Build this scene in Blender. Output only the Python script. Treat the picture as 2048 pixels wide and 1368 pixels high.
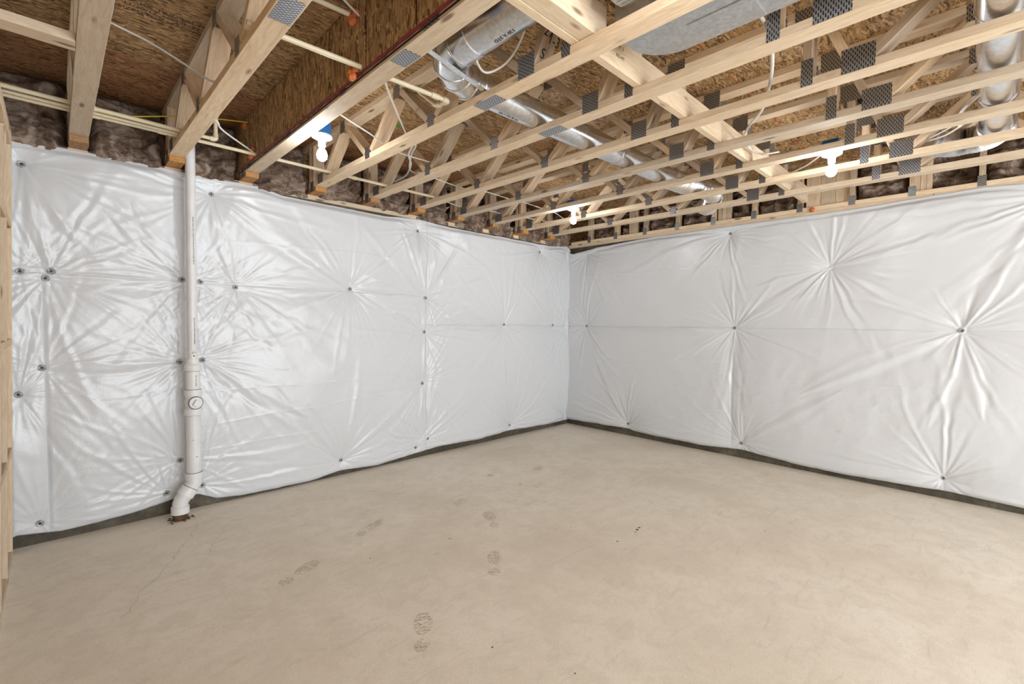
import bpy, bmesh, math, random
import numpy as np
from mathutils import Vector, Matrix

for o in list(bpy.data.objects): bpy.data.objects.remove(o)
random.seed(7)
C = bpy.context.scene.collection
S = bpy.context.scene
V = Vector

# ------------------------------------------------------------------ camera
H = 1.3904
cd = bpy.data.cameras.new('camera'); cam = bpy.data.objects.new('camera', cd); C.objects.link(cam)
cd.sensor_width = 36.0; cd.lens = 931.1 * 36.0 / 2048.0; cd.clip_start = 0.02
yaw, pit, rol = 0.7769, -0.0394, 0.0084
fw = V((math.sin(yaw)*math.cos(pit), math.cos(yaw)*math.cos(pit), math.sin(pit)))
r0 = V((math.cos(yaw), -math.sin(yaw), 0)); u0 = r0.cross(fw)
rr = r0*math.cos(rol) + u0*math.sin(rol); uu = -r0*math.sin(rol) + u0*math.cos(rol)
cam.matrix_world = Matrix(((rr.x, uu.x, -fw.x, 0), (rr.y, uu.y, -fw.y, 0), (rr.z, uu.z, -fw.z, H), (0, 0, 0, 1)))
S.camera = cam

# ------------------------------------------------------------------ light and exposure
BULB = 95.0
w = bpy.data.worlds.new('world'); S.world = w; w.use_nodes = True
w.node_tree.nodes['Background'].inputs[0].default_value = (0.9, 0.95, 1.0, 1)
w.node_tree.nodes['Background'].inputs[1].default_value = 0.3
ld = bpy.data.lights.new('fill_light', 'AREA'); ld.shape = 'RECTANGLE'; ld.size = 5.0; ld.size_y = 2.1; ld.energy = 158
ld.color = (0.86, 0.93, 1.0)
lo = bpy.data.objects.new('added_fill_behind_camera', ld); C.objects.link(lo)
lo.location = (1.5, -3.3, 1.15); lo.rotation_euler = (math.radians(90), 0, 0)      # added fill light with no door behind it, shines towards +Y
lo['kind'] = 'structure'
S.view_settings.view_transform = 'Standard'
S.view_settings.look = 'None'
S.view_settings.gamma = 1.0
S.view_settings.use_curve_mapping = False
S.view_settings.exposure = 0.80

# ------------------------------------------------------------------ constants of the place (metres)
ZC = 2.5044          # underside of the bottom chords
ZT = ZC + 0.038
ZS = 2.870           # underside of the subfloor
ZB = ZC - 0.038      # bearing height, top of the sill plates
YW, XW = 4.08, 5.125 # inner faces of the two concrete walls
def XT(k): return 0.1311 + (k-1)*0.4877 - (0.026 if k == 3 else 0)
YB = -3.4

# ------------------------------------------------------------------ node helpers
def mat(name):
    m = bpy.data.materials.new(name); m.use_nodes = True
    nt = m.node_tree; b = nt.nodes['Principled BSDF']
    return m, nt, b
def N(nt, t, **kw):
    n = nt.nodes.new(t)
    for k, v in kw.items():
        if k == 'inp':
            for i, x in v.items(): n.inputs[i].default_value = x
        else: setattr(n, k, v)
    return n
def L(nt, a, b): nt.links.new(a, b)
def ramp(nt, fac, stops, interp='LINEAR'):
    r = N(nt, 'ShaderNodeValToRGB'); r.color_ramp.interpolation = interp
    e = r.color_ramp.elements
    e[0].position, e[0].color = stops[0][0], (*stops[0][1], 1)
    e[1].position, e[1].color = stops[-1][0], (*stops[-1][1], 1)
    for p, c in stops[1:-1]:
        x = e.new(p); x.color = (*c, 1)
    L(nt, fac, r.inputs[0]); return r.outputs[0]
def mix(nt, fac, a, b, mode='MIX'):
    n = N(nt, 'ShaderNodeMix', data_type='RGBA', blend_type=mode)
    for s, x in ((0, fac), (6, a), (7, b)):
        if hasattr(x, 'links'): L(nt, x, n.inputs[s])
        elif s == 0: n.inputs[0].default_value = x
        else: n.inputs[s].default_value = (*x, 1)
    return n.outputs[2]
def mth(nt, op, a, b=None, c=None):
    n = N(nt, 'ShaderNodeMath', operation=op)
    for i, x in enumerate((a, b, c)):
        if x is None: continue
        if hasattr(x, 'links'): L(nt, x, n.inputs[i])
        else: n.inputs[i].default_value = x
    return n.outputs[0]
def coords(nt, scale=(1, 1, 1), rnd=True, rot=(0, 0, 0), kind='Object'):
    tc = N(nt, 'ShaderNodeTexCoord'); mp = N(nt, 'ShaderNodeMapping')
    mp.inputs['Scale'].default_value = scale; mp.inputs['Rotation'].default_value = rot
    L(nt, tc.outputs[kind], mp.inputs[0])
    if not rnd: return mp.outputs[0]
    oi = N(nt, 'ShaderNodeObjectInfo'); ad = N(nt, 'ShaderNodeVectorMath', operation='MULTIPLY_ADD')
    L(nt, oi.outputs['Random'], ad.inputs[0]); ad.inputs[1].default_value = (37, 19, 53)
    L(nt, mp.outputs[0], ad.inputs[2]); return ad.outputs[0]
def noise(nt, vec, scale, detail=3, rough=.55, dist=0):
    n = N(nt, 'ShaderNodeTexNoise', inp={'Scale': scale, 'Detail': detail, 'Roughness': rough, 'Distortion': dist})
    L(nt, vec, n.inputs['Vector']); return n.outputs['Fac']
def bump(nt, h, b, strength=.3, dist=.002, prev=None):
    n = N(nt, 'ShaderNodeBump', inp={'Strength': strength, 'Distance': dist})
    L(nt, h, n.inputs['Height'])
    if prev: L(nt, prev, n.inputs['Normal'])
    if b is not None: L(nt, n.outputs[0], b.inputs['Normal'])
    return n.outputs[0]

def wood(name, light, dark, vary=.16):
    m, nt, b = mat(name)
    v = coords(nt, (1.1, 9, 9)); g = noise(nt, v, 6, 6, .6, 1.2)
    v2 = coords(nt, (2.2, 70, 70)); f = noise(nt, v2, 5, 3, .7)
    c = ramp(nt, g, [(.28, dark), (.45, tuple(.5*a+.5*d for a, d in zip(light, dark))), (.66, light)])
    c = mix(nt, mth(nt, 'MULTIPLY', ramp(nt, f, [(.45, (0, 0, 0)), (.75, (1, 1, 1))]), .38), c, dark)
    kv = coords(nt, (2.6, 9, 9)); k = N(nt, 'ShaderNodeTexVoronoi', inp={'Scale': 1.15}); L(nt, kv, k.inputs['Vector'])
    kn = ramp(nt, k.outputs['Distance'], [(.07, (1, 1, 1)), (.15, (0, 0, 0))])
    c = mix(nt, mth(nt, 'MULTIPLY', kn, .8), c, (.16, .07, .03))
    oi = N(nt, 'ShaderNodeObjectInfo')
    hs = N(nt, 'ShaderNodeHueSaturation'); L(nt, c, hs.inputs['Color'])
    L(nt, mth(nt, 'MULTIPLY_ADD', oi.outputs['Random'], vary*2, 1-vary), hs.inputs['Value'])
    L(nt, mth(nt, 'MULTIPLY_ADD', oi.outputs['Random'], .2, .9), hs.inputs['Saturation'])
    L(nt, hs.outputs[0], b.inputs['Base Color']); b.inputs['Roughness'].default_value = .68
    b.inputs['Specular IOR Level'].default_value = .25
    bump(nt, f, b, .25, .001)
    return m
M_W = wood('spruce_lumber', (.81, .67, .50), (.63, .47, .305))
M_WB = wood('web_lumber', (.76, .60, .43), (.53, .37, .225), .2)
M_WE = wood('end_grain_lumber', (.56, .30, .12), (.34, .16, .055))

def osb(name, light, mid, dark, tint=.12, sc=1.0):
    m, nt, b = mat(name)
    base = coords(nt, (1, 1, 1))
    nw = N(nt, 'ShaderNodeTexNoise', inp={'Scale': 9*sc, 'Detail': 2}); L(nt, base, nw.inputs['Vector'])
    wv = N(nt, 'ShaderNodeVectorMath', operation='MULTIPLY_ADD'); L(nt, nw.outputs['Color'], wv.inputs[0])
    wv.inputs[1].default_value = (.07, .07, .02); L(nt, base, wv.inputs[2])
    cols = []
    for i, (rz, s) in enumerate(((.15, (15, 95, 30)), (-.5, (18, 110, 30)), (.75, (20, 120, 30)))):
        mp = N(nt, 'ShaderNodeMapping'); L(nt, wv.outputs[0], mp.inputs[0])
        mp.inputs['Rotation'].default_value = (0, 0, rz); mp.inputs['Scale'].default_value = tuple(a*sc for a in s)
        mp.inputs['Location'].default_value = (i*3.1, i*7.7, 0)
        vo = N(nt, 'ShaderNodeTexVoronoi', inp={'Scale': 1.0}); L(nt, mp.outputs[0], vo.inputs['Vector'])
        sep = N(nt, 'ShaderNodeSeparateColor'); L(nt, vo.outputs['Color'], sep.inputs[0])
        cols.append((sep.outputs[0], sep.outputs[1], vo.outputs['Distance']))
    sel = noise(nt, base, 30*sc, 1)
    f1 = ramp(nt, sel, [(.46, (0, 0, 0)), (.5, (1, 1, 1))]); f2 = ramp(nt, noise(nt, wv.outputs[0], 22*sc, 1), [(.52, (0, 0, 0)), (.56, (1, 1, 1))])
    cc = mix(nt, f1, cols[0][0], cols[1][0]); cc = mix(nt, f2, cc, cols[2][0])
    col = ramp(nt, cc, [(.0, dark), (.3, mid), (.72, light), (1, tuple(min(1, x*1.35) for x in light))])
    fine = noise(nt, coords(nt, (60, 400, 60)), 1, 2)
    col = mix(nt, mth(nt, 'MULTIPLY', ramp(nt, fine, [(.5, (0, 0, 0)), (.72, (1, 1, 1))]), .55), col, dark)
    big = noise(nt, base, 1.7, 3)
    hs = N(nt, 'ShaderNodeHueSaturation'); L(nt, col, hs.inputs['Color'])
    L(nt, mth(nt, 'MULTIPLY_ADD', big, .7, .65), hs.inputs['Value'])
    L(nt, hs.outputs[0], b.inputs['Base Color']); b.inputs['Roughness'].default_value = .6
    b.inputs['Specular IOR Level'].default_value = .3
    bump(nt, cc, b, .5, .0015)
    return m
M_OSB = osb('osb_subfloor', (.50, .32, .15), (.32, .18, .075), (.10, .05, .022))
M_OSBR = osb('osb_subfloor_red', (.40, .21, .095), (.27, .125, .055), (.09, .04, .02))
M_OSBV = osb('osb_draft_stop', (.52, .34, .165), (.36, .215, .095), (.12, .06, .027), sc=.8)

def plain(name, col, rough=.5, metal=0, spec=.5, nscale=0, namp=0, bstr=0, bdist=.001, emis=None):
    m, nt, b = mat(name)
    b.inputs['Base Color'].default_value = (*col, 1); b.inputs['Roughness'].default_value = rough
    b.inputs['Metallic'].default_value = metal; b.inputs['Specular IOR Level'].default_value = spec
    if nscale:
        n = noise(nt, coords(nt), nscale, 4)
        dk = tuple(c*(1-namp) for c in col)
        L(nt, ramp(nt, n, [(.35, dk), (.65, col)]), b.inputs['Base Color'])
        if bstr: bump(nt, n, b, bstr, bdist)
    if emis:
        b.inputs['Emission Color'].default_value = (*emis[0], 1); b.inputs['Emission Strength'].default_value = emis[1]
    return m
def galv(name, rough, col=(.78, .80, .83)):
    m, nt, b = mat(name)
    b.inputs['Metallic'].default_value = 1
    v = N(nt, 'ShaderNodeTexVoronoi', inp={'Scale': 70}); L(nt, coords(nt), v.inputs['Vector'])
    s = N(nt, 'ShaderNodeSeparateColor'); L(nt, v.outputs['Color'], s.inputs[0])
    L(nt, ramp(nt, s.outputs[0], [(0, tuple(c*.82 for c in col)), (1, col)]), b.inputs['Base Color'])
    L(nt, mth(nt, 'MULTIPLY_ADD', noise(nt, coords(nt), 6, 3), .2, rough-.1), b.inputs['Roughness'])
    return m
M_DUCT = galv('galvanized_duct', .24, (.84, .86, .89)); M_TRUNK = galv('galvanized_trunk', .42, (.74, .78, .82))
M_FLEX = galv('crinkled_foil', .3, (.90, .90, .92))
def plate_mat():
    m, nt, b = mat('toothed_nail_plate')
    tc = N(nt, 'ShaderNodeTexCoord'); sx = N(nt, 'ShaderNodeSeparateXYZ'); L(nt, tc.outputs['Object'], sx.inputs[0])
    v = mth(nt, 'DIVIDE', sx.outputs[0], .0078); row = mth(nt, 'FLOOR', v)
    u = mth(nt, 'MULTIPLY_ADD', row, .5, mth(nt, 'DIVIDE', sx.outputs[1], .0235))
    fu = mth(nt, 'FRACT', u); fv = mth(nt, 'FRACT', v)
    a = mth(nt, 'MULTIPLY', mth(nt, 'LESS_THAN', mth(nt, 'ABSOLUTE', mth(nt, 'SUBTRACT', fu, .5)), .29), mth(nt, 'LESS_THAN', mth(nt, 'ABSOLUTE', mth(nt, 'SUBTRACT', fv, .5)), .24))
    b.inputs['Metallic'].default_value = .9; b.inputs['Roughness'].default_value = .36
    L(nt, mix(nt, a, (.46, .48, .51), (.045, .045, .05)), b.inputs['Base Color'])
    tr = mth(nt, 'MULTIPLY', mth(nt, 'SUBTRACT', .5, mth(nt, 'ABSOLUTE', mth(nt, 'SUBTRACT', fv, .5))), mth(nt, 'SUBTRACT', .5, mth(nt, 'ABSOLUTE', mth(nt, 'SUBTRACT', fu, .5))))
    bump(nt, tr, b, 1.0, .004)
    return m
M_PLATE = plate_mat()
def concrete(name, c1, c2, c3, sc=1.0, bs=.15):
    m, nt, b = mat(name)
    v = coords(nt, (1, 1, 1), False)
    n1 = noise(nt, v, 1.1*sc, 6, .6, .3); n2 = noise(nt, v, 9*sc, 6, .65, .4); n3 = noise(nt, v, 160*sc, 3, .7)
    n4 = noise(nt, coords(nt, (1, 4, 1), False, (0, 0, .7)), 3.2*sc, 6, .75, 1.5)
    c = ramp(nt, n1, [(.3, c2), (.5, c1), (.72, c3)])
    c = mix(nt, mth(nt, 'MULTIPLY', ramp(nt, n2, [(.40, (1, 1, 1)), (.56, (0, 0, 0))]), .45), c, c2)
    c = mix(nt, mth(nt, 'MULTIPLY', ramp(nt, n4, [(.55, (0, 0, 0)), (.68, (1, 1, 1))]), .26), c, tuple(x*.66 for x in c2))
    c = mix(nt, mth(nt, 'MULTIPLY', ramp(nt, n3, [(.32, (1, 1, 1)), (.46, (0, 0, 0))]), .30), c, tuple(x*.6 for x in c2))
    vn = N(nt, 'ShaderNodeTexNoise', inp={'Scale': 420.0*sc, 'Detail': 1.0}); L(nt, v, vn.inputs['Vector'])
    c = mix(nt, mth(nt, 'MULTIPLY', ramp(nt, vn.outputs['Fac'], [(.66, (0, 0, 0)), (.74, (1, 1, 1))]), .5), c, tuple(x*.45 for x in c2))
    L(nt, c, b.inputs['Base Color']); b.inputs['Roughness'].default_value = .62; b.inputs['Specular IOR Level'].default_value = .35
    h = mth(nt, 'ADD', mth(nt, 'MULTIPLY', n3, .5), n2)
    bump(nt, h, b, bs, .004)
    return m
M_FLOOR = concrete('troweled_concrete', (.86, .785, .67), (.74, .66, .55), (.91, .85, .75))
M_WALLC = concrete('damp_concrete', (.105, .09, .065), (.05, .043, .032), (.19, .165, .125), 3, .6)
def poly():
    m, nt, b = mat('white_poly_facing')
    v = coords(nt)
    n = noise(nt, v, 26, 5, .62, .8); n2 = noise(nt, v, 95, 3, .6, .4)
    wv = N(nt, 'ShaderNodeTexWave', inp={'Scale': 60, 'Distortion': .6}); wv.bands_direction = 'Z'; L(nt, coords(nt), wv.inputs['Vector'])
    b.inputs['Base Color'].default_value = (.725, .745, .77, 1)
    L(nt, mth(nt, 'MULTIPLY_ADD', n, .14, .18), b.inputs['Roughness']); b.inputs['Specular IOR Level'].default_value = .6
    p = bump(nt, n, None, .10, .008); p = bump(nt, n2, None, .5, .0018, p); bump(nt, wv.outputs['Fac'], b, .07, .0006, p)
    return m
M_POLY = poly()
def fiber():
    m, nt, b = mat('brown_fiberglass')
    v = coords(nt)
    n = noise(nt, v, 7, 6, .7, 1.2); n2 = noise(nt, coords(nt, (60, 260, 260)), 1, 4, .7, 1)
    c = ramp(nt, n, [(.34, (.05, .028, .018)), (.48, (.22, .145, .10)), (.62, (.58, .47, .39))])
    c = mix(nt, mth(nt, 'MULTIPLY', ramp(nt, n2, [(.42, (0, 0, 0)), (.62, (1, 1, 1))]), .45), c, (.42, .31, .235))
    L(nt, c, b.inputs['Base Color']); b.inputs['Roughness'].default_value = .95; b.inputs['Specular IOR Level'].default_value = .1
    bump(nt, mth(nt, 'ADD', n, n2), b, .8, .012)
    return m
M_FIB = fiber()
M_PVC = plain('white_pvc', (.86, .865, .86), .38, nscale=5, namp=.12)
M_CPVC = plain('cream_cpvc', (.78, .68, .47), .4, nscale=6, namp=.1)
M_NMW = plain('white_cable_jacket', (.80, .77, .72), .45); M_NMY = plain('yellow_cable_jacket', (.80, .62, .05), .45)
M_FOAM = plain('orange_fire_foam', (.72, .20, .055), .7, nscale=30, namp=.4, bstr=.6, bdist=.01)
M_PORC = plain('white_porcelain', (.85, .86, .88), .2); M_BLUE = plain('blue_plastic', (.02, .16, .45), .4)
M_BULB = plain('lit_bulb', (1, 1, 1), .3, emis=((.95, .975, 1.0), BULB))
M_SEAL = plain('red_sealant_bead', (.28, .035, .03), .55, nscale=20, namp=.5); M_BLACK = plain('black_ink_and_gap_shade', (.02, .018, .02), .7)
M_HUBSHADE = plain('grey_hub_mouth_shade', (.16, .155, .15), .7); M_INK = plain('stamp_ink', (.055, .035, .025), .8); M_RED = plain('red_chalk', (.5, .05, .02), .9)
M_MASTIC = plain('grey_duct_mastic', (.62, .66, .68), .6, nscale=25, namp=.25, bstr=1, bdist=.01)
M_PIN = plain('clear_washer', (.55, .57, .57), .25, spec=.8, nscale=90, namp=.6); M_PIND = plain('dark_washer_core', (.05, .05, .05), .4, .6)
M_PRINT = plain('dusty_shoe_print', (.56, .46, .36), .8); M_CRACK = plain('hairline_crack', (.45, .36, .27), .9)
M_MUD = plain('dried_mud', (.16, .085, .05), .9, nscale=20, namp=.5); M_RUST = plain('rust_fleck', (.20, .09, .05), .8)
M_GREEN = plain('green_crayon', (.02, .42, .08), .7); M_PALE = plain('pale_seam_tape', (.70, .705, .71), .35)
M_CRUMB = plain('wood_crumb', (.35, .20, .06), .8); M_DARKC = plain('dark_crumb', (.10, .08, .06), .8)

# ------------------------------------------------------------------ object helpers
def link(name, me, parent=None, m=None, loc=None, mw=None):
    o = bpy.data.objects.new(name, me); C.objects.link(o)
    if m is not None and me is not None and not me.materials: me.materials.append(m)
    if mw is not None: base = mw
    else: base = Matrix.Translation(loc) if loc is not None else Matrix.Identity(4)
    if parent is not None:
        o.parent = parent
        o.matrix_basis = WM[parent.name].inverted() @ base
    else: o.matrix_basis = base
    WM[o.name] = base.copy()
    return o
WM = {}
def tag(o, label=None, cat=None, group=None, kind=None):
    if label: o['label'] = label
    if cat: o['category'] = cat
    if group: o['group'] = group
    if kind: o['kind'] = kind
    return o
def empty(name, loc, label=None, cat=None, group=None, kind=None):
    return tag(link(name, None, loc=V(loc)), label, cat, group, kind)
def smooth(me, on=True): me.polygons.foreach_set('use_smooth', [on]*len(me.polygons))
BOX = {}
def boxmesh(l, w_, t, m, bev=.0015):
    key = (round(l, 3), round(w_, 4), round(t, 4), m.name)
    if key in BOX: return BOX[key]
    bm = bmesh.new(); bmesh.ops.create_cube(bm, size=1)
    for v in bm.verts: v.co = V((v.co.x*l, v.co.y*w_, v.co.z*t))
    if bev and min(l, w_, t) > bev*4: bmesh.ops.bevel(bm, geom=list(bm.edges), offset=bev, segments=1, affect='EDGES')
    me = bpy.data.meshes.new('box'); bm.to_mesh(me); bm.free(); me.materials.append(m); BOX[key] = me
    return me
def frame(a, b, side):
    a, b = V(a), V(b); x = (b-a).normalized(); y = V(side); y = (y - x*y.dot(x)).normalized(); z = x.cross(y)
    mm = Matrix((x, y, z)).transposed().to_4x4(); mm.translation = (a+b)/2
    return mm, (b-a).length
def board(name, a, b, side, w_, t, m, parent=None, bev=.0015):   # length a->b, width along 'side'
    mm, l = frame(a, b, side)
    return link(name, boxmesh(l, w_, t, m, bev), parent, mw=mm)
def bx(name, x0, x1, y0, y1, z0, z1, m, parent=None, bev=.0015):   # axis-aligned, long axis is local X
    d = [x1-x0, y1-y0, z1-z0]; c = V(((x0+x1)/2, (y0+y1)/2, (z0+z1)/2)); i = d.index(max(d))
    e = [V((1, 0, 0)), V((0, 1, 0)), V((0, 0, 1))]; j = (i+1) % 3
    a = c - e[i]*d[i]/2; b = c + e[i]*d[i]/2
    return board(name, a, b, e[j], d[j], d[(i+2) % 3], m, parent, bev)
def gridmesh(P, closed_u=False, closed_v=False):
    nu, nv = P.shape[:2]; P = P.reshape(-1, 3)
    iu = np.arange(nu if closed_u else nu-1); iv = np.arange(nv if closed_v else nv-1)
    a, b = np.meshgrid(iu, iv, indexing='ij'); a2, b2 = (a+1) % nu, (b+1) % nv
    F = np.stack([a*nv+b, a2*nv+b, a2*nv+b2, a*nv+b2], -1).reshape(-1, 4)
    return P, F
def npmesh(name, P, F, m, sm=True):
    me = bpy.data.meshes.new(name); me.vertices.add(len(P)); me.vertices.foreach_set('co', np.asarray(P, np.float32).ravel())
    n = len(F); me.loops.add(4*n); me.polygons.add(n)
    me.loops.foreach_set('vertex_index', F.ravel().astype(np.int32)); me.polygons.foreach_set('loop_start', np.arange(n, dtype=np.int32)*4)
    me.update(calc_edges=True); me.validate(); smooth(me, sm); me.materials.append(m); return me
def catmull(pts, n=8):
    pts = [V(p) for p in pts]
    if len(pts) < 3: return pts
    out = []; q = [2*pts[0]-pts[1]] + pts + [2*pts[-1]-pts[-2]]
    for i in range(1, len(q)-2):
        for k in range(n):
            t = k/n; p0, p1, p2, p3 = q[i-1:i+3]
            out.append(.5*((2*p1)+(-p0+p2)*t+(2*p0-5*p1+4*p2-p3)*t*t+(-p0+3*p1-3*p2+p3)*t**3))
    return out+[pts[-1]]
def tubemesh(pts, r, m, seg=10, cap=True, rfun=None, flat=1.0):
    pts = [V(p) for p in pts]; n = len(pts); P = []
    up = V((0, 0, 1)); t0 = (pts[1]-pts[0]).normalized()
    if abs(t0.z) > .9: up = V((1, 0, 0))
    s = t0.cross(up).normalized()
    for i, p in enumerate(pts):
        t = (pts[min(i+1, n-1)]-pts[max(i-1, 0)]).normalized(); s = (s - t*s.dot(t)).normalized(); u = s.cross(t)
        ri = rfun(i, n) if rfun else r
        P.append([p + (s*math.cos(a)*flat + u*math.sin(a))*ri for a in [2*math.pi*k/seg for k in range(seg)]])
    c0, c1 = pts[0], pts[-1]
    bm = bmesh.new(); R = [[bm.verts.new(v) for v in ring] for ring in P]
    for i in range(n-1):
        for k in range(seg):
            f = bm.faces.new((R[i][k], R[i+1][k], R[i+1][(k+1) % seg], R[i][(k+1) % seg])); f.smooth = True
    if cap: bm.faces.new(R[0]); bm.faces.new(R[-1][::-1])
    bmesh.ops.recalc_face_normals(bm, faces=bm.faces)
    me = bpy.data.meshes.new('tube'); bm.to_mesh(me); bm.free(); me.set_sharp_from_angle(angle=math.radians(50)); me.materials.append(m); return me
def tube(name, pts, r, m, parent=None, seg=10, **k):
    pts = [V(p) for p in pts]; c = pts[0].copy()
    return link(name, tubemesh([p-c for p in pts], r, m, seg, **k), parent, loc=c)
def lathe(name, prof, loc, m, parent=None, seg=28, axis=None):    # prof: (r, z) list
    bm = bmesh.new(); R = []
    for r, z in prof: R.append([bm.verts.new((r*math.cos(2*math.pi*k/seg), r*math.sin(2*math.pi*k/seg), z)) for k in range(seg)])
    for i in range(len(R)-1):
        for k in range(seg):
            f = bm.faces.new((R[i][k], R[i][(k+1) % seg], R[i+1][(k+1) % seg], R[i+1][k])); f.smooth = True
    bm.faces.new(R[0][::-1]); bm.faces.new(R[-1]); bmesh.ops.remove_doubles(bm, verts=bm.verts, dist=1e-6)
    bmesh.ops.recalc_face_normals(bm, faces=bm.faces)
    me = bpy.data.meshes.new(name); bm.to_mesh(me); bm.free(); me.set_sharp_from_angle(angle=math.radians(32)); me.materials.append(m)
    mm = Matrix.Translation(V(loc))
    if axis is not None: mm = mm @ V((0, 0, 1)).rotation_difference(V(axis)).to_matrix().to_4x4()
    o = link(name, me, parent, mw=mm)
    return o
def text(name, s, size, mm, m, parent, ext=.0003):
    cu = bpy.data.curves.new('t', 'FONT'); cu.body = s; cu.size = size; cu.extrude = ext; cu.align_x = 'CENTER'; cu.align_y = 'CENTER'
    t = bpy.data.objects.new('t', cu); C.objects.link(t); bpy.context.view_layer.update()
    me = bpy.data.meshes.new_from_object(t.evaluated_get(bpy.context.evaluated_depsgraph_get()))
    bpy.data.objects.remove(t); me.materials.clear(); me.materials.append(m)
    return link(name, me, parent, mw=mm)
def basis(x, y, loc):
    x, y = V(x).normalized(), V(y).normalized(); z = x.cross(y)
    mm = Matrix((x, y, z)).transposed().to_4x4(); mm.translation = V(loc); return mm
def dup(root, loc, label=None):
    r = root.copy(); C.objects.link(r); r.location = loc
    if label: r['label'] = label
    for ch in list(root.children):
        c = ch.copy(); C.objects.link(c); c.parent = r
        for g in ch.children:
            d = g.copy(); C.objects.link(d); d.parent = c
    WM[r.name] = Matrix.Translation(V(loc))
    return r

def hashn(ix, iy, seed):
    n = (ix.astype(np.int64)*374761393 + iy.astype(np.int64)*668265263 + seed*974711) & 0x7fffffff
    n = ((n ^ (n >> 13))*1274126177) & 0x7fffffff
    return ((n ^ (n >> 16)) & 0xffff)/65535.0
def vnoise(x, y, seed=0):
    ix, iy = np.floor(x), np.floor(y); fx, fy = x-ix, y-iy; fx = fx*fx*(3-2*fx); fy = fy*fy*(3-2*fy)
    a = hashn(ix, iy, seed); b = hashn(ix+1, iy, seed); c = hashn(ix, iy+1, seed); d = hashn(ix+1, iy+1, seed)
    return (a*(1-fx)+b*fx)*(1-fy)+(c*(1-fx)+d*fx)*fy
def fbm(x, y, seed=0, o=4):
    s = 0; a = .5
    for i in range(o): s = s + a*vnoise(x*2**i, y*2**i, seed+i*17); a *= .5
    return s

# ------------------------------------------------------------------ floor, concrete walls, subfloor
fl = bx('floor', -2.8, XW+.3, YB-.2, YW+.3, -.12, 0, M_FLOOR, bev=0); tag(fl, kind='structure')
wb = bx('wall_back', -2.8, XW+.25, YW, YW+.25, -.1, ZB-.038, M_WALLC, bev=0); tag(wb, kind='structure')
wr = bx('wall_right', XW, XW+.25, YB-.2, YW, -.1, ZB-.038, M_WALLC, bev=0); tag(wr, kind='structure')
# sill plates and rim behind the insulation
for x0, x1 in ((-2.8, .9), (.903, 3.3), (3.303, XW+.14)): bx('sill_plate', x0, x1, YW-.03, YW+.11, ZB-.038, ZB, M_W, wb)
for y0, y1 in ((-3.2, .33), (.333, YW-.033)): bx('sill_plate', XW-.055, XW+.085, y0, y1, ZB-.038, ZB, M_W, wr)
bx('rim_board', -2.8, XW+.2, YW+.17, YW+.2, ZB, ZS, M_OSBV, wb)
bx('rim_board', XW+.16, XW+.19, YB, YW+.17, ZB, ZS, M_OSBV, wr)
wf = bx('wall_front', -2.8, XW+.25, YB-.3, YB-.2, -.1, ZS, plain('grey_wall', (.5, .48, .45), .8), bev=0); tag(wf, kind='structure')
ce = empty('ceiling', (0, 0, ZS), kind='structure')
rows = [YW+.2, 3.43, 2.21, .99, -.23, -1.45, -2.67, YB-.2]
for i in range(len(rows)-1):
    y1, y0 = rows[i]-.0015, rows[i+1]+.0015
    xs = [-2.8, -1.42, 1.02, 3.46, 5.9] if i % 2 else [-2.8, -.2, 2.24, 4.68, 5.9]
    for a, b in zip(xs, xs[1:]):
        bx('subfloor_panel', a+.0015, min(b, XW+.2)-.0015, y0, y1, ZS, ZS+.018, M_OSBR if i == 0 else M_OSB, ce, bev=0)
for y, x0, x1, m_ in ((1.113, 1.7, 5.0, M_RED),):
    bx('chalk_line', x0, x1, y-.0022, y+.0022, ZS-.0006, ZS+.001, m_, ce, bev=0)
def under_text(s, size, x, y, name='mill_stamp', par=None, z=ZS-.0006):      # read from below, heading -X
    return text(name, s, size, basis((1, 0, 0), (0, -1, 0), (x, y, z)), M_INK, par or ce)
for (x, y) in ((.41, 2.86), (1.32, 2.2), (2.85, 1.62), (2.3, 1.35), (1.33, 1.42), (3.8, 2.4), (.75, 2.08)):
    for j, s in enumerate(('PRP-108  HUD-UM-40', '11/20/17  MILL 1102', 'SIZED FOR SPACING')):
        under_text(s, .036, x, y+(j-1)*.040)

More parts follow.
